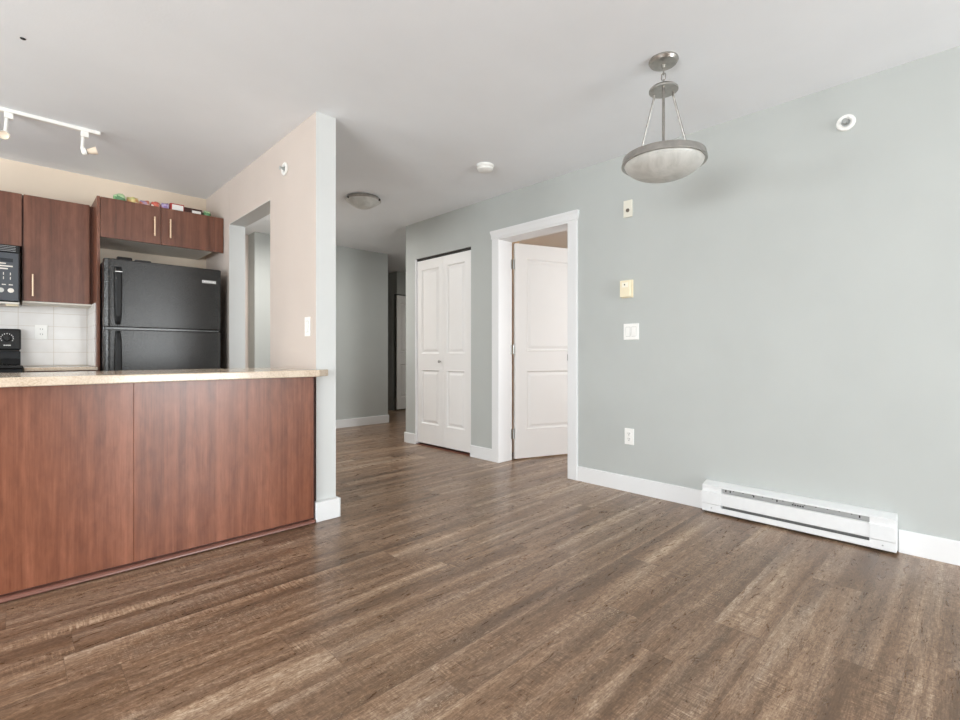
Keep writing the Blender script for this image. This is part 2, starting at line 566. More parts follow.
# door casing with crown head
t = thing('trim_1', 'white casing with crowned head around the open doorway', 'door trim', (XR, (DY0 + DY1) / 2, 0), kind='structure')
CT = 0.019
MB().box(XR - CT, 3.034, 0, XR, 3.116, 2.05).build('casing_leg', M['white'], t, bevel=0.003)
MB().box(XR - CT, 2.182, 0, XR, 2.266, 2.05).build('casing_leg', M['white'], t, bevel=0.003)
hd = MB()
bm = hd.bm
prof = [(0.019, 2.05, 0.004), (0.022, 2.053, 0.006), (0.022, 2.075, 0.006), (0.026, 2.095, 0.009), (0.030, 2.104, 0.013), (0.031, 2.122, 0.014), (0.0, 2.122, 0.014)]
ra = [bm.verts.new((XR - d, 2.182 - e, z)) for d, z, e in prof] + [bm.verts.new((XR, 2.182, 2.05))]
rb = [bm.verts.new((XR - d, 3.116 + e, z)) for d, z, e in prof] + [bm.verts.new((XR, 3.116, 2.05))]
for i in range(len(ra)):
    j = (i + 1) % len(ra)
    bm.faces.new((ra[i], ra[j], rb[j], rb[i]))
bm.faces.new(ra); bm.faces.new(rb[::-1])
hd.build('casing_head', M['white'], t)
jb = MB()
jb.box(XR - CT + 0.002, 3.030, 0, XR + T + 0.036, DY1, 2.05)
jb.box(XR - CT + 0.002, DY0, 0, XR + T + 0.036, 2.272, 2.05)
jb.box(XR - CT + 0.002, 2.272, 2.036, XR + T + 0.036, 3.030, 2.05)
jb.build('jamb', M['white'], t, bevel=0.002)
MB().box(XR - CT + 0.0, 2.2665, 0.94, XR - CT - 0.001, 2.2725, 0.99).build('strike_plate', M['steel'], t)

# panelled door leaf: local coordinates u (width), v (thickness, front = 0), z
def leaf(w, h, th, panels, z0=0.0):
    mb = MB(); bm = mb.bm
    for side in (0, 1):
        def P(u, d, z):
            return (u, d if side == 0 else th - d, z + z0)
        us = sorted({0, w} | {p[0] for p in panels} | {p[1] for p in panels})
        zs = sorted({0, h} | {p[2] for p in panels} | {p[3] for p in panels})
        pan = {(p[0], p[2]): p for p in panels}
        for i in range(len(us) - 1):
            for j in range(len(zs) - 1):
                a, b_, c, d = us[i], us[i + 1], zs[j], zs[j + 1]
                inside = any(p[0] <= a and b_ <= p[1] and p[2] <= c and d <= p[3] for p in panels)
                if not inside:
                    bm.faces.new([bm.verts.new(P(*q)) for q in ((a, 0, c), (b_, 0, c), (b_, 0, d), (a, 0, d))])
        for (a, b_, c, d) in panels:
            rings = []
            for ins, dep in ((0, 0), (0.004, -0.003), (0.010, 0.002), (0.018, 0.013), (0.030, 0.013), (0.05, 0.004), (0.055, 0.004)):
                rings.append([bm.verts.new(P(*q)) for q in ((a + ins, dep, c + ins), (b_ - ins, dep, c + ins), (b_ - ins, dep, d - ins), (a + ins, dep, d - ins))])
            for r0, r1 in zip(rings[:-1], rings[1:]):
                for k in range(4):
                    bm.faces.new((r0[k], r0[(k + 1) % 4], r1[(k + 1) % 4], r1[k]))
            bm.faces.new(rings[-1])
    for q in (((0, 0, 0), (0, th, 0), (0, th, h), (0, 0, h)), ((w, 0, 0), (w, th, 0), (w, th, h), (w, 0, h)), ((0, 0, 0), (w, 0, 0), (w, th, 0), (0, th, 0)), ((0, 0, h), (w, 0, h), (w, th, h), (0, th, h))):
        bm.faces.new([bm.verts.new((u, v, z + z0)) for u, v, z in q])
    bmesh.ops.remove_doubles(bm, verts=bm.verts, dist=1e-5)
    return mb

# open bedroom door, hinged on the far jamb
ANG = math.radians(-20.5)
HX, HY = 3.378, 3.004
d1 = thing('door_1', 'white two-panel bedroom door standing open into the room', 'door', (HX, HY, 0), kind='structure')
mt = Matrix.Translation((HX, HY, 0)) @ Matrix.Rotation(ANG, 4, 'Z')
lf = leaf(0.755, 2.018, 0.035, [(0.115, 0.64, 0.262, 0.825), (0.115, 0.64, 1.005, 1.885)], 0.012).xform(mt)
lf = lf.build('door_leaf', M['door_white'], d1)
for z in (0.245, 1.035, 1.83):
    h = MB()
    h.cyl((3.369, 3.017, z - 0.045), (0, 0, 1), 0.008, 0.09, 16)
    h.box(3.345, 3.0275, z - 0.045, 3.361, 3.0302, z + 0.045)
    h.build('hinge', M['steel'], d1, smooth=True)
kb = MB().lathe([(0.026, 0), (0.026, 0.006), (0.011, 0.010), (0.011, 0.030), (0.024, 0.040), (0.027, 0.052), (0.020, 0.064), (0, 0.067)], (0.69, 0.0, 0.97), (0, -1, 0), 24)
kb.xform(mt).build('door_knob', M['steel'], d1, smooth=True)

# closet bifold
def bifold(name, label, x_or_y, a0, a1, z1, along, n_dir, mat):
    pass
d2 = thing('door_2', 'white four-panel bifold closet door with small dark knob', 'door', (XR + 0.03, (BY0 + BY1) / 2, 0), kind='structure')
wl = (BY1 - BY0 - 0.008) / 2 - 0.002
for k in range(2):
    y_top = BY1 - 0.005 - k * (wl + 0.003)
    mb = leaf(wl, 1.985, 0.032, [(0.070, 0.378, 0.205, 0.80), (0.070, 0.378, 0.965, 1.89)] if k == 0 else [(0.056, 0.336, 0.205, 0.80), (0.056, 0.336, 0.965, 1.89)], 0.026)
    # u runs towards -Y, front faces -X
    mx = Matrix(((0, 1, 0, XR + 0.022), (-1, 0, 0, y_top), (0, 0, 1, 0), (0, 0, 0, 1)))
    mb.xform(mx)
    mb.build('bifold_leaf', M['door_white'], d2)
MB().lathe([(0.008, 0), (0.006, 0.012), (0.014, 0.018), (0.016, 0.026), (0.010, 0.032), (0, 0.033)], (XR + 0.022, 3.905, 0.915), (-1, 0, 0), 20).build('knob', M['nickel'], d2, smooth=True)
MB().box(XR + 0.018, BY0, BZ - 0.022, XR + 0.06, BY1, BZ).build('head_track', M['dark'], d2)
MB().box(XR + 0.004, BY0, 0, XR + T, BY1, 0.006).build('sill_strip', M['toe'], d2)
tr = thing('trim_2', 'white corner bead strip beside the closet door', 'door trim', (XR, BY1, 0), kind='structure')
MB().box(XR - 0.002, BY1 - 0.004, 0, XR + 0.06, BY1 + 0.004, BZ).build('bead', M['white'], tr)

# far bifold door in the dark corridor
d3 = thing('door_3', 'white panelled closet door far down the dark corridor', 'door', (5.28, 7.10, 0), kind='structure')
for k in range(2):
    mb = leaf(0.415, 2.0, 0.032, [(0.07, 0.345, 0.2, 0.80), (0.07, 0.345, 1.0, 1.87)], 0.025)
    mb.xform(Matrix.Translation((4.835 + k * 0.418, 7.065, 0)))
    mb.build('bifold_leaf', M['door_white'], d3)
MB().lathe([(0.008, 0), (0.006, 0.012), (0.016, 0.02), (0.012, 0.032), (0, 0.034)], (5.235, 7.075, 0.95), (0, -1, 0), 16).build('knob', M['black'], d3, smooth=True)

# ------------------------------------------------------------------ kitchen peninsula
p = thing('kitchen_peninsula', 'reddish cherry peninsula cabinet under the long tan counter', 'kitchen island', (0, 3.0, 0))
MB().box(-1.40, 2.730, 0.0, 1.275, 3.26, 0.86).build('body', M['cherry_dark'], p)
MB().box(-1.40, 2.708, 0.031, 0.4026, 2.730, 0.86).build('back_panel', M['cherry'], p, bevel=0.0012)
MB().box(0.4032, 2.708, 0.031, 1.268, 2.730, 0.86).build('back_panel', M['cherry'], p, bevel=0.0012)
MB().box(1.269, 2.712, 0.024, 1.275, 2.730, 0.86).build('edge_strip', M['cherry_edge'], p)
lab(MB().prism([(2.692, 0.004), (2.689, 0.008), (2.690, 0.013), (2.696, 0.019), (2.702, 0.021), (2.730, 0.021), (2.730, 0.004)], 0, -1.40, 1.272).build('toe_trim', M['toe'], p), 'thin rosy wood strip along the floor')
ct = MB().prism([(-1.45, 2.62), (1.262, 2.62), (1.352, 2.688), (1.352, 2.743), (1.298, 2.743), (1.298, 3.30), (-1.45, 3.30)], 2, 0.862, 0.900)
tag(ct.build('peninsula_countertop', M['laminate'], base=(0, 3.0, 0.862), bevel=0.005, seg=3), 'long tan laminate countertop with clipped corner on the cherry peninsula', 'countertop')

# ------------------------------------------------------------------ back counter, tiles
bc = thing('base_cabinet', 'dark cherry base cabinet between black stove and fridge', 'cabinet', (0.25, 4.7, 0))
MB().box(0.06, 4.50, 0.1, 0.444, 5.015, 0.875).build('body', M['cherry_dark'], bc)
MB().box(0.062, 4.48, 0.11, 0.442, 4.50, 0.70).build('door', M['cherry_dark'], bc, bevel=0.002)
MB().box(0.062, 4.48, 0.71, 0.442, 4.50, 0.86).build('drawer', M['cherry_dark'], bc, bevel=0.002)
MB().box(0.06, 4.56, 0, 0.444, 5.015, 0.1).build('plinth', M['cherry_edge'], bc)
tag(MB().box(0.056, 4.42, 0.876, 0.445, 5.016, 0.90).build('back_countertop', M['laminate'], base=(0.25, 4.7, 0.862), bevel=0.004), 'short tan countertop between black stove and fridge', 'countertop')
bs = MB(); bs.box(-1.2, 5.008, 0.902, 0.4385, 5.019, 1.360)
bs = bs.build('backsplash', M['tile_x'])
tag(bs, 'white tiled backsplash behind stove and back counter', 'backsplash', kind='structure')
tag(MB().box(0.4385, 4.555, 0.902, 0.4465, 5.006, 1.372).build('side_backsplash', M['tile_y']), 'white tile return on the fridge side panel', 'backsplash', kind='structure')

# fridge gable, over-fridge cabinet
tag(MB().box(0.447, 4.492, 0.0, 0.4645, 5.016, 2.155).build('side_panel', M['cherry_dark'], base=(0.456, 4.75, 0), bevel=0.001), 'tall narrow cherry side panel standing left of the fridge', 'cabinet panel')
oc = thing('fridge_cabinet', 'cherry two-door wall cabinet above the black fridge', 'cabinet', (0.88, 4.75, 1.86))
MB().box(0.466, 4.512, 1.862, 1.226, 5.016, 2.15).build('body', M['melamine'], oc)
for k, (a, c) in enumerate(((0.4675, 0.8435), (0.8475, 1.2245))):
    dr = MB().box(a, 4.492, 1.858, c, 4.511, 2.153).build('door', M['cherry_dark'], oc, bevel=0.0015)
    hx = 0.801 if k == 0 else 0.906
    hb = MB(); hb.tube([(hx, 4.492, 1.935), (hx, 4.468, 1.935)], 0.004, 10); hb.tube([(hx, 4.492, 2.045), (hx, 4.468, 2.045)], 0.004, 10)
    hb.tube([(hx, 4.468, 1.915), (hx, 4.468, 2.065)], 0.006, 12)
    lab(hb.build('handle', M['bar'], dr, smooth=True), 'pale metal bar handle')
MB().box(1.226, 4.494, 1.858, 1.2985, 4.512, 2.153).build('filler_strip', M['cherry_dark'], oc, bevel=0.001)

# upper cabinets left
uc = thing('wall_cabinet', 'tall cherry wall cabinet right of the microwave above white tiles', 'cabinet', (0.245, 4.85, 1.36))
MB().box(0.052, 4.712, 1.374, 0.427, 5.006, 2.119).build('body', M['cherry_edge'], uc)
dr = MB().box(0.0585, 4.692, 1.370, 0.4235, 4.7115, 2.122).build('door', M['cherry_dark'], uc, bevel=0.0015)
hb = MB(); hb.tube([(0.106, 4.692, 1.435), (0.106, 4.668, 1.435)], 0.004, 10); hb.tube([(0.106, 4.692, 1.545), (0.106, 4.668, 1.545)], 0.004, 10)
hb.tube([(0.106, 4.668, 1.404), (0.106, 4.668, 1.560)], 0.0055, 12)
lab(hb.build('handle', M['bar'], dr, smooth=True), 'pale metal bar handle')
MB().box(0.4275, 4.712, 1.372, 0.4465, 5.006, 2.119).build('filler_strip', M['cherry_dark'], uc)
lab(MB().box(0.0525, 4.715, 1.360, 0.4465, 5.006, 1.3715).build('bottom_rail', M['melamine'], uc), 'pale underside')
u2 = thing('microwave_cabinet', 'short cherry wall cabinet directly above the black microwave', 'cabinet', (-0.33, 4.85, 1.752))
MB().box(-0.71, 4.712, 1.752, 0.0505, 5.016, 2.119).build('body', M['cherry_edge'], u2)
for a, c in ((-0.707, -0.333), (-0.330, 0.0495)):
    MB().box(a, 4.692, 1.752, c, 4.7115, 2.122).build('door', M['cherry_dark'], u2, bevel=0.0015)

# microwave over the stove
mw = thing('microwave', 'black over-the-range microwave above the stove', 'microwave', (-0.33, 4.83, 1.345))
MB().box(-0.71, 4.665, 1.352, 0.0405, 5.006, 1.748).build('body', M['black'], mw, bevel=0.004)
MB().box(-0.705, 4.64, 1.36, -0.16, 4.664, 1.690).build('door', M['black'], mw, bevel=0.004)
MB().box(-0.64, 4.638, 1.41, -0.26, 4.641, 1.65).build('door_window', M['fridge_side'], mw)
MB().box(-0.195, 4.615, 1.40, -0.175, 4.638, 1.66).build('door_handle', M['black'], mw, bevel=0.006)
pn = MB().box(-0.155, 4.64, 1.36, 0.034, 4.664, 1.690).build('control_panel', plain('slate_panel', srgb(70, 74, 80), 0.3), mw, bevel=0.004)
q = MB(); q.box(-0.12, 4.6385, 1.625, 0.005, 4.6398, 1.650)
lab(q.build('display', plain('dim_display', srgb(40, 44, 50), 0.15), pn), 'dark display strip')
q = MB()
q.box(-0.10, 4.6385, 1.592, 0.004, 4.6399, 1.601); q.box(-0.11, 4.6385, 1.574, -0.02, 4.6399, 1.583); q.box(-0.13, 4.6385, 1.610, -0.03, 4.6399, 1.618)
lab(q.build('printed_lines', M['melamine'], pn), 'pale printed lines')
q = MB()
q.bm.free()
for i in range(4):
    MB().box(-0.118 + 0.034 * i, 4.6385, 1.466, -0.098 + 0.034 * i, 4.6399, 1.472).build('key_mark', M['melamine'], pn)
    for j in range(2):
        MB().box(-0.112 + 0.034 * i, 4.6385, 1.505 + j * 0.03, -0.108 + 0.034 * i, 4.6399, 1.523 + j * 0.03).build('key_mark', M['melamine'], pn)
for bx_ in (-0.105, -0.055, -0.006):
    lab(MB().lathe([(0.016, 0), (0.016, 0.004), (0.0, 0.006)], (bx_, 4.64, 1.430), (0, -1, 0), 24).build('button', M['melamine'] if bx_ > -0.05 else M['plastic_grey'], pn, smooth=True), 'round pale button')
gr = MB().box(-0.705, 4.646, 1.694, 0.034, 4.664, 1.745).build('vent_grille', M['black'], mw, bevel=0.002)
q = MB()
for i in range(4):
    z = 1.700 + i * 0.011
    q.prism([(4.636, z), (4.648, z + 0.003), (4.648, z + 0.005), (4.636, z + 0.002)], 0, -0.70, 0.018)
q.build('louvre', plain('louvre_grey', srgb(176, 178, 180), 0.35), gr)
lab(MB().box(-0.70, 4.66, 1.340, 0.036, 5.0, 1.352).build('underside', M['melamine'], mw), 'pale metal underside')
lab(MB().box(-0.03, 4.70, 1.328, 0.032, 4.76, 1.340).build('lamp_lens', M['cream'], mw, bevel=0.003), 'cream lamp lens under the microwave')

# stove
st = thing('stove', 'black electric range with knobbed back panel below the microwave', 'stove', (-0.33, 4.7, 0))
MB().box(-0.71, 4.40, 0.02, 0.051, 4.99, 0.895).build('body', M['fridge_side'], st, bevel=0.004)
MB().box(-0.715, 4.37, 0.895, 0.053, 4.99, 0.915).build('cooktop', M['black'], st, bevel=0.006)
od = MB().box(-0.69, 4.365, 0.22, 0.03, 4.399, 0.80).build('oven_door', M['black'], st, bevel=0.006)
q = MB(); q.tube([(-0.62, 4.325, 0.76), (-0.04, 4.325, 0.76)], 0.011, 12); q.tube([(-0.6, 4.365, 0.76), (-0.6, 4.325, 0.76)], 0.008, 10); q.tube([(-0.06, 4.365, 0.76), (-0.06, 4.325, 0.76)], 0.008, 10)
q.build('handle', M['black'], od, smooth=True)
MB().box(-0.69, 4.37, 0.05, 0.03, 4.399, 0.20).build('drawer', M['black'], st, bevel=0.005)
for cx, cy, r in ((-0.52, 4.55, 0.10), (-0.14, 4.55, 0.08), (-0.52, 4.80, 0.08), (-0.14, 4.80, 0.10)):
    q = MB()
    pts = []
    for k in range(90):
        a = k / 90 * 2 * PI * 3.5
        rr = 0.02 + (r - 0.02) * k / 89
        pts.append((cx + rr * math.cos(a), cy + rr * math.sin(a), 0.922))
    q.tube(pts, 0.005, 8)
    q.build('burner', M['dark'], st, smooth=True)
lab(MB().prism([(4.88, 0.916), (4.99, 0.916), (4.99, 1.012), (4.945, 1.012), (4.925, 0.960)], 0, -0.712, 0.046).build('riser', M['fridge_side'], st, bevel=0.004), 'glossy black riser below the knob panel')
bgd = MB().prism([(4.928, 1.022), (4.99, 1.022), (4.99, 1.178), (4.952, 1.178)], 0, -0.712, 0.049).build('control_panel', M['black'], st, bevel=0.012, seg=3)
MB().box(-0.70, 4.95, 1.010, 0.04, 4.99, 1.024).build('panel_gap', M['dark'], st)
for kx in (-0.63, -0.53, -0.13, -0.026):
    kb = MB().lathe([(0.024, 0), (0.022, 0.016), (0.018, 0.020), (0, 0.021)], (kx, 4.942, 1.108), (0, -1, 0.15), 24)
    kb.box(kx - 0.004, 4.912, 1.09, kx + 0.004, 4.924, 1.128)
    kb.build('knob', M['black'], st, smooth=True)
    q = MB()
    for k in range(11):
        a = math.radians(-120 + 24 * k)
        q.box(kx + 0.033 * math.sin(a) - 0.0022, 4.9355, 1.108 + 0.033 * math.cos(a) - 0.003, kx + 0.033 * math.sin(a) + 0.0022, 4.946, 1.108 + 0.033 * math.cos(a) + 0.003)
    lab(q.build('dial_ring', M['plastic'], bgd), 'white dial ticks')
    q = MB()
    for k in range(4):
        q.box(kx - 0.018 + 0.010 * k, 4.932, 1.052, kx - 0.012 + 0.010 * k, 4.942, 1.060)
    lab(q.build('dial_caption', M['plastic'], bgd), 'tiny white caption')

# ------------------------------------------------------------------ fridge
fr = thing('refrigerator', 'black top-freezer fridge with textured doors under the cherry cabinet', 'refrigerator', (0.86, 4.6, 0))
FX0, FX1 = 0.469, 1.240
FY = 4.33
MB().box(FX0 + 0.004, FY + 0.075, 0.03, FX1 - 0.004, 4.985, 1.668).build('body', M['fridge_side'], fr, bevel=0.006)
def fdoor(name, z0, z1):
    poly = []
    for cx, rx, ry, a0 in ((FX0 + 0.040, 0.040, 0.030, 180), (FX1 - 0.030, 0.030, 0.030, 270)):
        for k in range(9):
            a = math.radians(a0 + 90 / 8 * k)
            poly.append((cx + rx * math.cos(a), FY + 0.030 + ry * math.sin(a)))
    poly += [(FX1, FY + 0.066), (FX0, FY + 0.066)]
    return MB().prism(poly, 2, z0, z1)
fz = fdoor('freezer_door', 1.188, 1.681).build('freezer_door', M['fridge'], fr, bevel=0.006, smooth=True)
fd = fdoor('fridge_door', 0.11, 1.170).build('fridge_door', M['fridge'], fr, bevel=0.006, smooth=True)
MB().box(FX0 + 0.012, FY + 0.03, 1.168, FX1 - 0.012, FY + 0.074, 1.190).build('door_gasket', M['black'], fr)
lab(MB().box(FX0 + 0.06, FY + 0.020, 1.177, FX1 - 0.02, FY + 0.0215, 1.179).build('mullion_trim', M['plastic_grey'], fr), 'thin pale line between the doors')
def handle(z0, z1, par, flip):
    # black vertical grip, wider and closer to the door at its far end
    q = MB(); bm = q.bm
    prof = [(0.0, 0.020, 0.020), (0.04, 0.021, 0.030), (0.12, 0.021, 0.038), (0.5, 0.020, 0.040), (0.85, 0.018, 0.034), (0.95, 0.016, 0.022), (1.0, 0.014, 0.008)]
    rings = []
    for s_, hw, out in prof:
        z = z1 + (z0 - z1) * s_ if not flip else z0 + (z1 - z0) * s_
        y1 = FY - out
        rings.append([bm.verts.new(p_) for p_ in ((0.551 - hw, FY, z), (0.551 - hw, y1 + 0.008, z), (0.551 - hw + 0.006, y1, z), (0.551 + hw - 0.006, y1, z), (0.551 + hw, y1 + 0.008, z), (0.551 + hw, FY, z))])
    for r0, r1 in zip(rings[:-1], rings[1:]):
        for k in range(6):
            bm.faces.new((r0[k], r0[(k + 1) % 6], r1[(k + 1) % 6], r1[k]))
    bm.faces.new(rings[0]); bm.faces.new(rings[-1])
    return q.build('handle', M['matte_black'], par, bevel=0.003)
h1 = handle(1.205, 1.622, fz, False)
lab(MB().box(0.5295, FY - 0.0405, 1.582, 0.5725, FY - 0.001, 1.588).build('handle_band', M['silver'], h1, bevel=0.001), 'bright band on the handle')
handle(0.72, 1.160, fd, True)
bd = MB().box(1.094, FY - 0.005, 1.563, 1.196, FY + 0.001, 1.587).build('badge', M['silver'], fz, bevel=0.002)
q = MB()
for k in range(7):
    q.box(1.107 + k * 0.0112, FY - 0.006, 1.571, 1.114 + k * 0.0112, FY - 0.0048, 1.579)
lab(q.build('badge_lettering', M['plastic_grey'], bd), 'faint grey lettering')
q = MB(); q.prism([(FY + 0.012, 1.681), (FY + 0.020, 1.697), (FY + 0.04, 1.706), (FY + 0.08, 1.706), (FY + 0.10, 1.668), (FY + 0.07, 1.668), (FY + 0.066, 1.681)], 0, 0.550, 0.640)
q.build('hinge_cover', M['black'], fr, bevel=0.008)
q = MB(); q.box(0.655, FY + 0.02, 1.681, 0.755, FY + 0.06, 1.693)
q.build('top_cap', M['black'], fr, bevel=0.004)
MB().box(FX0 + 0.02, FY + 0.04, 0.03, FX1 - 0.02, FY + 0.074, 0.10).build('kick_grille', M['black'], fr)
for a in (FX0 + 0.06, FX1 - 0.06):
    for b_ in (4.45, 4.92):
        MB().cyl((a, b_, 0), (0, 0, 1), 0.02, 0.032, 16).build('foot', M['black'], fr)

# ------------------------------------------------------------------ bits stored on the fridge cabinet
def pouch(name, c, sx, sy, sz, mat, label, seed):
    rnd = random.Random(seed)
    bm = bmesh.new()
    bmesh.ops.create_icosphere(bm, subdivisions=3, radius=1)
    for v in bm.verts:
        k = 1 + 0.16 * math.sin(5 * v.co.x + seed) * math.cos(4 * v.co.y + seed * 1.7) + 0.07 * rnd.uniform(-1, 1)
        p3 = [math.copysign(abs(q) ** 0.7, q) * k for q in v.co]
        z = max(p3[2], -0.96)
        v.co = (c[0] + p3[0] * sx / 2, c[1] + p3[1] * sy / 2, c[2] + (z + 0.96) / 1.96 * sz)
    mb = MB(); mb.bm.free(); mb.bm = bm
    o = mb.build(name, mat, base=c, smooth='all')
    return tag(o, label, 'snack bag' if 'bag' in name else 'packet', 'packets on top of the fridge cabinet')
def blotch(name, cols, scale=16):
    t = NT(name)
    v = t.n('ShaderNodeTexVoronoi')
    t.l(t.mapped((1, 1, 1)), v.inputs['Vector'])
    v.inputs['Scale'].default_value = scale
    sc = t.n('ShaderNodeSeparateColor'); t.l(v.outputs['Color'], sc.inputs[0])
    x = t.n('ShaderNodeValToRGB'); x.color_ramp.interpolation = 'CONSTANT'
    e = x.color_ramp.elements
    while len(e) < len(cols): e.new(0.5)
    for i, c in enumerate(cols):
        e[i].position = i / len(cols); e[i].color = c
    t.l(sc.outputs[0], x.inputs[0])
    t.set(x.outputs[0], 0.35)
    return t.m
TOPZ = 2.1505
gm = blotch('green_foil', [srgb(120, 168, 112), srgb(84, 132, 88), srgb(176, 200, 156), srgb(110, 160, 108)], 26)
ym = blotch('yellow_print', [srgb(226, 206, 140), srgb(235, 225, 205), srgb(212, 164, 112), srgb(196, 190, 130)], 36)
pm = blotch('purple_print', [srgb(170, 142, 164), srgb(222, 192, 186), srgb(200, 124, 104), srgb(156, 134, 166)], 36)
rm = blotch('orange_red_print', [srgb(206, 108, 86), srgb(228, 166, 116), srgb(240, 228, 212), srgb(190, 92, 80)], 40)
bm_ = blotch('violet_blue_print', [srgb(150, 124, 176), srgb(132, 144, 192), srgb(194, 112, 134), srgb(186, 170, 204)], 40)
pouch('snack_bag', (0.594, 4.60, TOPZ), 0.080, 0.12, 0.070, gm, 'green foil bag at left end of fridge cabinet top', 1)
pouch('snack_bag', (0.676, 4.60, TOPZ), 0.074, 0.12, 0.062, ym, 'yellow patterned bag beside the left green bag', 2)
pouch('snack_bag', (0.752, 4.60, TOPZ), 0.068, 0.12, 0.054, pm, 'mauve and pink patterned bag right of the yellow bag', 3)
pouch('snack_bag', (0.822, 4.60, TOPZ), 0.066, 0.12, 0.058, rm, 'orange-red patterned bag between mauve and violet bags', 4)
pouch('snack_bag', (0.886, 4.60, TOPZ), 0.056, 0.12, 0.062, bm_, 'violet and blue patterned bag touching the white-fronted carton', 5)
pouch('snack_bag', (1.190, 4.60, TOPZ), 0.056, 0.12, 0.062, gm, 'small green bag at right end of fridge cabinet top', 6)
cb = thing('carton', 'red carton with white front label on fridge cabinet top', 'box', (0.97, 4.6, TOPZ), 'packets on top of the fridge cabinet')
MB().box(0.922, 4.56, TOPZ, 1.020, 4.68, TOPZ + 0.070).build('box_body', plain('red_card', srgb(178, 52, 46), 0.5), cb, bevel=0.001)
MB().box(0.934, 4.5585, TOPZ + 0.004, 1.014, 4.5598, TOPZ + 0.062).build('front_label', M['plastic'], cb)
cb = thing('carton', 'dark brown carton with small white label on fridge cabinet top', 'box', (1.09, 4.6, TOPZ), 'packets on top of the fridge cabinet')
MB().box(1.023, 4.57, TOPZ, 1.155, 4.69, TOPZ + 0.060).build('box_body', plain('brown_card', srgb(62, 26, 18), 0.5), cb, bevel=0.001)
MB().box(1.080, 4.5685, TOPZ + 0.004, 1.146, 4.5698, TOPZ + 0.044).build('front_label', M['plastic'], cb)

# ------------------------------------------------------------------ ceiling fittings
tl = thing('track_light', 'white ceiling track light with small spotlights over the kitchen', 'track light', (-0.2, 3.99, CZ))
MB().box(-0.85, 3.975, CZ - 0.022, 0.414, 4.005, CZ).build('track', M['plastic'], tl, bevel=0.003)
def spot(x, aim):
    z = CZ - 0.022
    sp_ = MB().box(x - 0.020, 3.974, z - 0.036, x + 0.020, 4.006, z).build('spotlight', M['plastic'], tl, bevel=0.004)
    a = Vector((x - 0.008, 3.99, z - 0.034)); b_ = Vector((x - 0.014, 3.985, z - 0.120))
    MB().tube([a, b_], 0.009, 12).build('arm', M['plastic'], sp_, smooth=True)
    d = Vector(aim).normalized()
    c0 = b_ + d * 0.008 - Vector((0, 0, 0.012))
    MB().lathe([(0.0, -0.012), (0.014, -0.011), (0.022, -0.006), (0.024, 0.004), (0.023, 0.016), (0, 0.016)], c0, d, 28).build('socket', M['plastic'], sp_, smooth=True)
    lab(MB().lathe([(0.019, 0.016), (0.019, 0.019), (0, 0.019)], c0, d, 24).build('socket_gap', M['dark'], sp_), 'dark ring between socket and bulb')
    lab(MB().lathe([(0.015, 0.019), (0.016, 0.026), (0.021, 0.050), (0.024, 0.066), (0.0225, 0.071), (0.018, 0.067), (0, 0.066)], c0, d, 28).build('bulb', M['bulb'], sp_, smooth=True), 'cream reflector bulb')
spot(0.335, (0.9, -0.15, 0.30))
spot(-0.014, (-0.07, -1.0, -0.42))
spot(-0.42, (0.3, -0.8, -0.4))

# pendant bowl lamp
PX, PY = 2.303, 1.074
pl_ = thing('pendant_lamp', 'brushed nickel pendant with alabaster glass bowl hanging near the right wall', 'pendant lamp', (PX, PY, CZ))
MB().lathe([(0.0, 0), (0.069, 0), (0.070, -0.008), (0.062, -0.020), (0.030, -0.026), (0, -0.026)], (PX, PY, CZ), (0, 0, 1), 48).build('canopy', M['nickel'], pl_, smooth=True)
def link(c, r, rot, L):
    pts = []
    for k in range(20):
        a = 2 * PI * k / 20
        q = Vector((math.cos(a) * r, 0, math.sin(a) * r + (L if math.sin(a) > 0 else -L)))
        pts.append(Matrix.Rotation(rot, 3, 'Z') @ q + Vector(c))
    return pts
ch = MB()
ch.lathe([(0.009, 0), (0.009, -0.014), (0.005, -0.018), (0.0, -0.02)], (PX, PY, CZ - 0.026), (0, 0, 1), 16)
ch.tube(link((PX, PY, CZ - 0.055), 0.009, 0.3, 0.008), 0.003, 8, True)
ch.tube(link((PX, PY, CZ - 0.083), 0.009, 1.9, 0.008), 0.003, 8, True)
ch.tube(link((PX, PY, CZ - 0.114), 0.010, 0.5, 0.008), 0.003, 8, True)
ch.build('chain', M['nickel'], pl_, smooth=True)
ZD = CZ - 0.135
MB().lathe([(0.0, 0.006), (0.020, 0.006), (0.060, -0.002), (0.069, -0.012), (0.068, -0.019), (0.030, -0.019), (0, -0.019)], (PX, PY, ZD), (0, 0, 1), 48).build('disc', M['nickel'], pl_, smooth=True)
ZR = 1.945
ROD0 = math.atan2(-PY, -PX)
for k in range(3):
    a = ROD0 + k * 2 * PI / 3
    r0, r1 = 0.052, 0.150
    q = MB(); q.tube([(PX + r0 * math.cos(a), PY + r0 * math.sin(a), ZD - 0.016), (PX + r0 * math.cos(a), PY + r0 * math.sin(a), ZD - 0.040)], 0.0055, 10)
    q.tube([(PX + r0 * math.cos(a), PY + r0 * math.sin(a), ZD - 0.035), (PX + r1 * math.cos(a), PY + r1 * math.sin(a), ZR + 0.002)], 0.0050 if k else 0.0066, 10)
    q.build('rod', M['nickel'], pl_, smooth=True)
MB().lathe([(0.186, 0.018), (0.192, 0.018), (0.199, -0.012), (0.199, -0.017), (0.193, -0.018), (0.181, -0.012), (0.181, -0.008), (0.186, 0.018)], (PX, PY, ZR), (0, 0, 1), 72, False).build('rim', M['nickel'], pl_, smooth=True)
bw = []
R_ = 0.186
for k in range(13):
    a = k / 12 * PI / 2
    bw.append((R_ * math.cos(a) if k < 12 else 0.0, -0.010 - 0.083 * math.sin(a) ** 1.15))
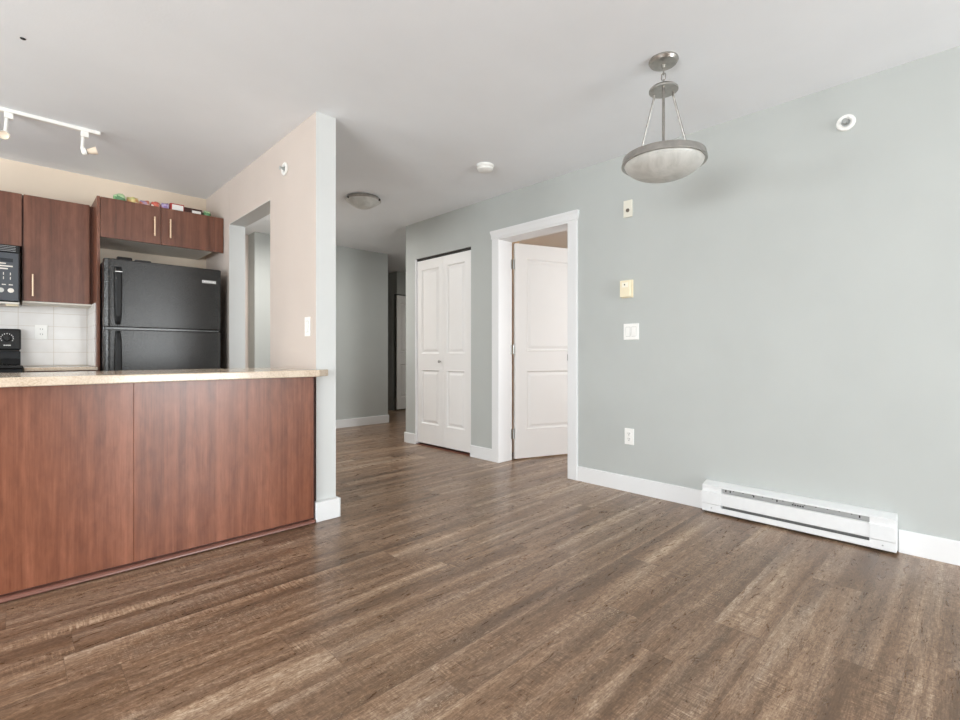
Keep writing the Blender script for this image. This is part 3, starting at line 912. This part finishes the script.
MB().lathe([(R_ - 0.006, -0.004)] + bw, (PX, PY, ZR), (0, 0, 1), 72, False).build('glass_bowl', M['alabaster'], pl_, smooth='all')
MB().lathe([(0.05, 0.0), (0.150, 0.0), (0.150, 0.004), (0.05, 0.004), (0.05, 0.0)], (PX, PY, ZR - 0.004), (0, 0, 1), 40, False).build('support_plate', M['nickel'], pl_, smooth=True)

# hall flush lamps (two lit ones added out of view to brighten the hall), smoke alarm
def flush_lamp(x, y, label, lit=0):
    fl = thing('flush_lamp', label, 'ceiling lamp', (x, y, CZ), 'flush lamps of the hall')
    MB().lathe([(0, -0.004), (0.150, -0.004), (0.160, -0.020), (0.161, -0.030), (0.155, -0.034), (0, -0.03)], (x, y, CZ), (0, 0, 1), 56).build('base_ring', M['nickel'], fl, smooth=True)
    MB().lathe([(0.156, -0.034), (0.148, -0.042), (0.112, -0.066), (0.070, -0.088), (0.035, -0.099), (0, -0.102)], (x, y, CZ), (0, 0, 1), 56, False).build('glass_shade', M['lit_glass'] if lit else M['alabaster'], fl, smooth='all')
    for k in range(3):
        a = math.atan2(-y, -x) + 1.1 + k * 2 * PI / 3
        MB().lathe([(0.010, 0), (0.010, 0.010), (0, 0.014)], (x + 0.155 * math.cos(a), y + 0.155 * math.sin(a), CZ - 0.028), (math.cos(a), math.sin(a), -0.6), 14).build('clip', M['dark'], fl, smooth=True)
    if lit:
        d = bpy.data.lights.new('added_hall_light', 'AREA'); d.shape = 'DISK'; d.size = 0.26; d.energy = lit; d.color = (1, 0.97, 0.93)  # added source that lifts the light in hall and corridor
        o = bpy.data.objects.new('added_hall_light', d); COL.objects.link(o); o.location = (x, y, CZ - 0.125)
flush_lamp(2.335, 3.955, 'round frosted flush ceiling lamp in the hall')
flush_lamp(2.10, 5.0, 'added lit flush lamp, unseen behind the column, brightening the hall', 17)
flush_lamp(5.35, 5.5, 'added lit flush lamp, unseen past the closet corner, brightening the deep corridor', 6)
sm = thing('smoke_alarm', 'small round white smoke alarm on the ceiling', 'smoke alarm', (2.606, 2.629, CZ))
MB().lathe([(0, 0), (0.068, 0), (0.068, -0.018), (0.060, -0.022)], (2.606, 2.629, CZ), (0, 0, 1), 40, False).build('base', M['plastic'], sm, smooth=True)
MB().lathe([(0.061, -0.020), (0.058, -0.036), (0.045, -0.044), (0.02, -0.046), (0, -0.046)], (2.606, 2.629, CZ), (0, 0, 1), 40, False).build('cover', M['plastic'], sm, smooth=True)
tag(MB().lathe([(0, 0), (0.011, 0), (0.010, -0.002), (0, -0.0022)], (0.036, 3.05, CZ), (0, 0, 1), 16).build('ceiling_anchor', M['black'], base=(0.036, 3.05, CZ), smooth=True), 'tiny black plug in the ceiling at upper left', 'ceiling plug')

# ------------------------------------------------------------------ wall fittings
def sprinkler(c, n, label):
    t = thing('fire_sprinkler', label, 'sprinkler', c)
    MB().lathe([(0.020, 0.004), (0.040, 0.0), (0.043, 0.004), (0.040, 0.012), (0.028, 0.013), (0.020, 0.006), (0.020, 0.004)], c, n, 36, False).build('escutcheon', M['plastic'], t, smooth=True)
    MB().lathe([(0.028, 0.002), (0.012, 0.003), (0.009, 0.020), (0.005, 0.028), (0, 0.029)], c, n, 20, False).build('nozzle', M['steel'], t, smooth=True)
    N = Vector(n); u = N.orthogonal().normalized()
    q = MB(); C0 = Vector(c)
    q.lathe([(0.0, 0.036), (0.013, 0.036), (0.013, 0.038), (0, 0.038)], c, n, 20)
    for s_ in (-1, 1):
        q.tube([C0 + N * 0.010 + u * 0.010 * s_, C0 + N * 0.024 + u * 0.014 * s_, C0 + N * 0.036 + u * 0.004 * s_], 0.002, 8)
    q.build('deflector', M['steel'], t, smooth=True)
sprinkler((XR, 0.485, 2.225), (-1, 0, 0), 'round white sprinkler high on the blue-grey wall right of the pendant')
sprinkler((XP, 3.197, 2.22), (-1, 0, 0), 'round white sprinkler high on the beige kitchen wall')

# plates on a wall whose outward normal is -X: given centre y, z
def plate_x(name, label, cat, X, y, z, w_, h_, mat, th=0.006):
    t = thing(name, label, cat, (X, y, z - h_ / 2))
    MB().box(X - th, y - w_ / 2, z - h_ / 2, X, y + w_ / 2, z + h_ / 2).build('plate', mat, t, bevel=0.002)
    return t
def rocker(t, X, y, z):
    MB().box(X - 0.0075, y - 0.0185, z - 0.035, X - 0.0055, y + 0.0185, z + 0.035).build('surround', M['plastic_grey'], t)
    MB().prism([(X - 0.0075, z - 0.032), (X - 0.012, z - 0.032), (X - 0.009, z), (X - 0.0085, z + 0.032), (X - 0.0075, z + 0.032)], 1, y - 0.0155, y + 0.0155).build('rocker', M['plastic'], t)
t = plate_x('light_switch', 'white double rocker switch on the blue-grey wall', 'light switch', XR, 1.728, 1.153, 0.118, 0.116, M['plastic'])
rocker(t, XR, 1.728 - 0.023, 1.153); rocker(t, XR, 1.728 + 0.023, 1.153)
t = plate_x('light_switch', 'white single rocker switch on the beige wall beside the column', 'light switch', XP, 2.855, 1.160, 0.075, 0.118, M['plastic'])
rocker(t, XP, 2.855, 1.160)
def duplex_x(t, X, y, z):
    for s_ in (-1, 1):
        zc = z + 0.0195 * s_
        r = MB().lathe([(0.0, -0.003), (0.0165, -0.003), (0.0165, 0.002), (0, 0.002)], (X - 0.006, y, zc), (-1, 0, 0), 24).build('receptacle', M['plastic'], t, smooth=True)
        q = MB(); q.box(X - 0.0088, y - 0.008, zc - 0.001, X - 0.0078, y - 0.0055, zc + 0.009); q.box(X - 0.0088, y + 0.0055, zc - 0.001, X - 0.0078, y + 0.008, zc + 0.008)
        q.cyl((X - 0.0078, y, zc - 0.008), (-1, 0, 0), 0.003, 0.001, 10)
        lab(q.build('slots', M['dark'], r), 'dark slots')
t = plate_x('wall_outlet', 'white duplex outlet low on the blue-grey wall', 'outlet', XR, 1.743, 0.398, 0.072, 0.116, M['plastic'])
duplex_x(t, XR, 1.743, 0.398)
t = plate_x('cable_plate', 'cream wall plate with dark round socket above the thermostat', 'wall plate', XR, 1.752, 2.040, 0.068, 0.122, M['ivory'], 0.01)
MB().lathe([(0, 0), (0.014, 0), (0.012, 0.006), (0.005, 0.008), (0, 0.008)], (XR - 0.010, 1.752, 2.028), (-1, 0, 0), 20).build('socket', M['socket'], t, smooth=True)
t = thing('thermostat', 'yellowed cream thermostat box on the blue-grey wall', 'thermostat', (XR, 1.757, 1.40))
MB().box(XR - 0.010, 1.712, 1.397, XR, 1.802, 1.525).build('base_plate', M['cream'], t, bevel=0.002)
MB().box(XR - 0.040, 1.716, 1.401, XR - 0.010, 1.798, 1.521).build('cover', M['cream'], t, bevel=0.004)
lab(MB().box(XR - 0.0415, 1.732, 1.470, XR - 0.0395, 1.782, 1.505).build('scale_window', plain('pale_window', srgb(246, 240, 222), 0.2), t, bevel=0.001), 'paler scale window')
MB().box(XR - 0.046, 1.755, 1.484, XR - 0.041, 1.760, 1.494).build('lever', M['dark'], t)
# outlet on the tiles (faces -Y)
t = thing('wall_outlet', 'white duplex outlet on the tiled kitchen backsplash', 'outlet', (0.162, 5.008, 1.105))
MB().box(0.126, 5.002, 1.105, 0.198, 5.008, 1.215).build('plate', M['plastic'], t, bevel=0.002)
for s_ in (-1, 1):
    zc = 1.16 + 0.0195 * s_
    r = MB().lathe([(0, -0.003), (0.0165, -0.003), (0.0165, 0.002), (0, 0.002)], (0.162, 5.002, zc), (0, -1, 0), 24).build('receptacle', M['plastic'], t, smooth=True)
    q = MB(); q.box(0.154, 4.9990, zc - 0.001, 0.1565, 5.0002, zc + 0.009); q.box(0.1675, 4.9990, zc - 0.001, 0.170, 5.0002, zc + 0.008)
    lab(q.build('slots', M['dark'], r), 'dark slots')

# ------------------------------------------------------------------ baseboard heater
hy0, hy1 = 0.274, 1.203
ht = thing('baseboard_heater', 'long white electric baseboard heater on the floor by the right wall', 'heater', (XR, (hy0 + hy1) / 2, 0))
xf = 3.116
MB().box(XR - 0.014, hy0 + 0.002, 0.012, XR - 0.0005, hy1 - 0.002, 0.190).build('back_plate', M['enamel'], ht, bevel=0.001)
MB().prism([(XR - 0.014, 0.190), (XR - 0.014, 0.184), (xf + 0.004, 0.171), (xf + 0.004, 0.166), (xf, 0.166), (xf, 0.175), (XR - 0.020, 0.190)], 1, hy0 + 0.002, hy1 - 0.002).build('hood', M['enamel'], ht, bevel=0.001)
MB().prism([(xf + 0.002, 0.062), (xf + 0.006, 0.062), (xf + 0.006, 0.132), (xf + 0.014, 0.137), (xf + 0.010, 0.138), (xf, 0.134), (xf, 0.066)], 1, 0.377, 1.092).build('front_cover', M['enamel'], ht)
MB().prism([(XR - 0.014, 0.012), (xf + 0.004, 0.012), (xf, 0.016), (xf, 0.046), (xf + 0.004, 0.046), (xf + 0.006, 0.018), (XR - 0.014, 0.018)], 1, 0.377, 1.092).build('bottom_lip', M['enamel'], ht)
for a, c in ((hy0, 0.378), (1.091, hy1)):
    e = MB().prism([(XR - 0.014, 0.012), (xf + 0.003, 0.012), (xf + 0.001, 0.016), (xf + 0.001, 0.058), (xf - 0.003, 0.063), (xf - 0.003, 0.136), (xf + 0.004, 0.140), (xf + 0.004, 0.1655), (XR - 0.014, 0.183)], 1, a, c).build('end_cap', M['enamel'], ht, bevel=0.001)
    MB().lathe([(0.004, 0), (0.0035, 0.002), (0, 0.0025)], (xf + 0.001, (a + c) / 2, 0.036), (-1, 0, 0), 12).build('screw', M['steel'], e, smooth=True)
lab(MB().box(xf + 0.024, 0.378, 0.10, xf + 0.028, 1.091, 0.178).build('reflector', M['fin'], ht), 'grey metal plate behind the upper slot')
q = MB()
for k in range(46):
    y = 0.392 + k * 0.0152
    q.box(xf + 0.030, y, 0.04, XR - 0.016, y + 0.0012, 0.115)
q.build('fins', M['fin'], ht)
rf = [o for o in ht.children if o.name.startswith('reflector')][0]
for y in (1.07, 1.045, 0.915, 0.795, 0.42):
    MB().box(xf + 0.0225, y - 0.003, 0.145, xf + 0.0245, y + 0.003, 0.158).build('rivet', M['dark'], rf)
for k in range(12):
    MB().box(xf + 0.0225, 0.45 + k * 0.052, 0.1555, xf + 0.0245, 0.456 + k * 0.052, 0.159).build('stamped_tick', M['dark'], rf)
q = MB()
for k in range(5):
    q.box(xf + 0.0225, 0.665 + k * 0.012, 0.143, xf + 0.0245, 0.673 + k * 0.012, 0.150)
lab(q.build('stamped_label', M['dark'], rf), 'small dark stamped label')
MB().box(xf + 0.030, 0.378, 0.024, xf + 0.034, 1.091, 0.066).build('lower_back_plate', M['slot'], ht)

for o in scene.objects:
    if '_b' in o.keys():
        del o['_b']
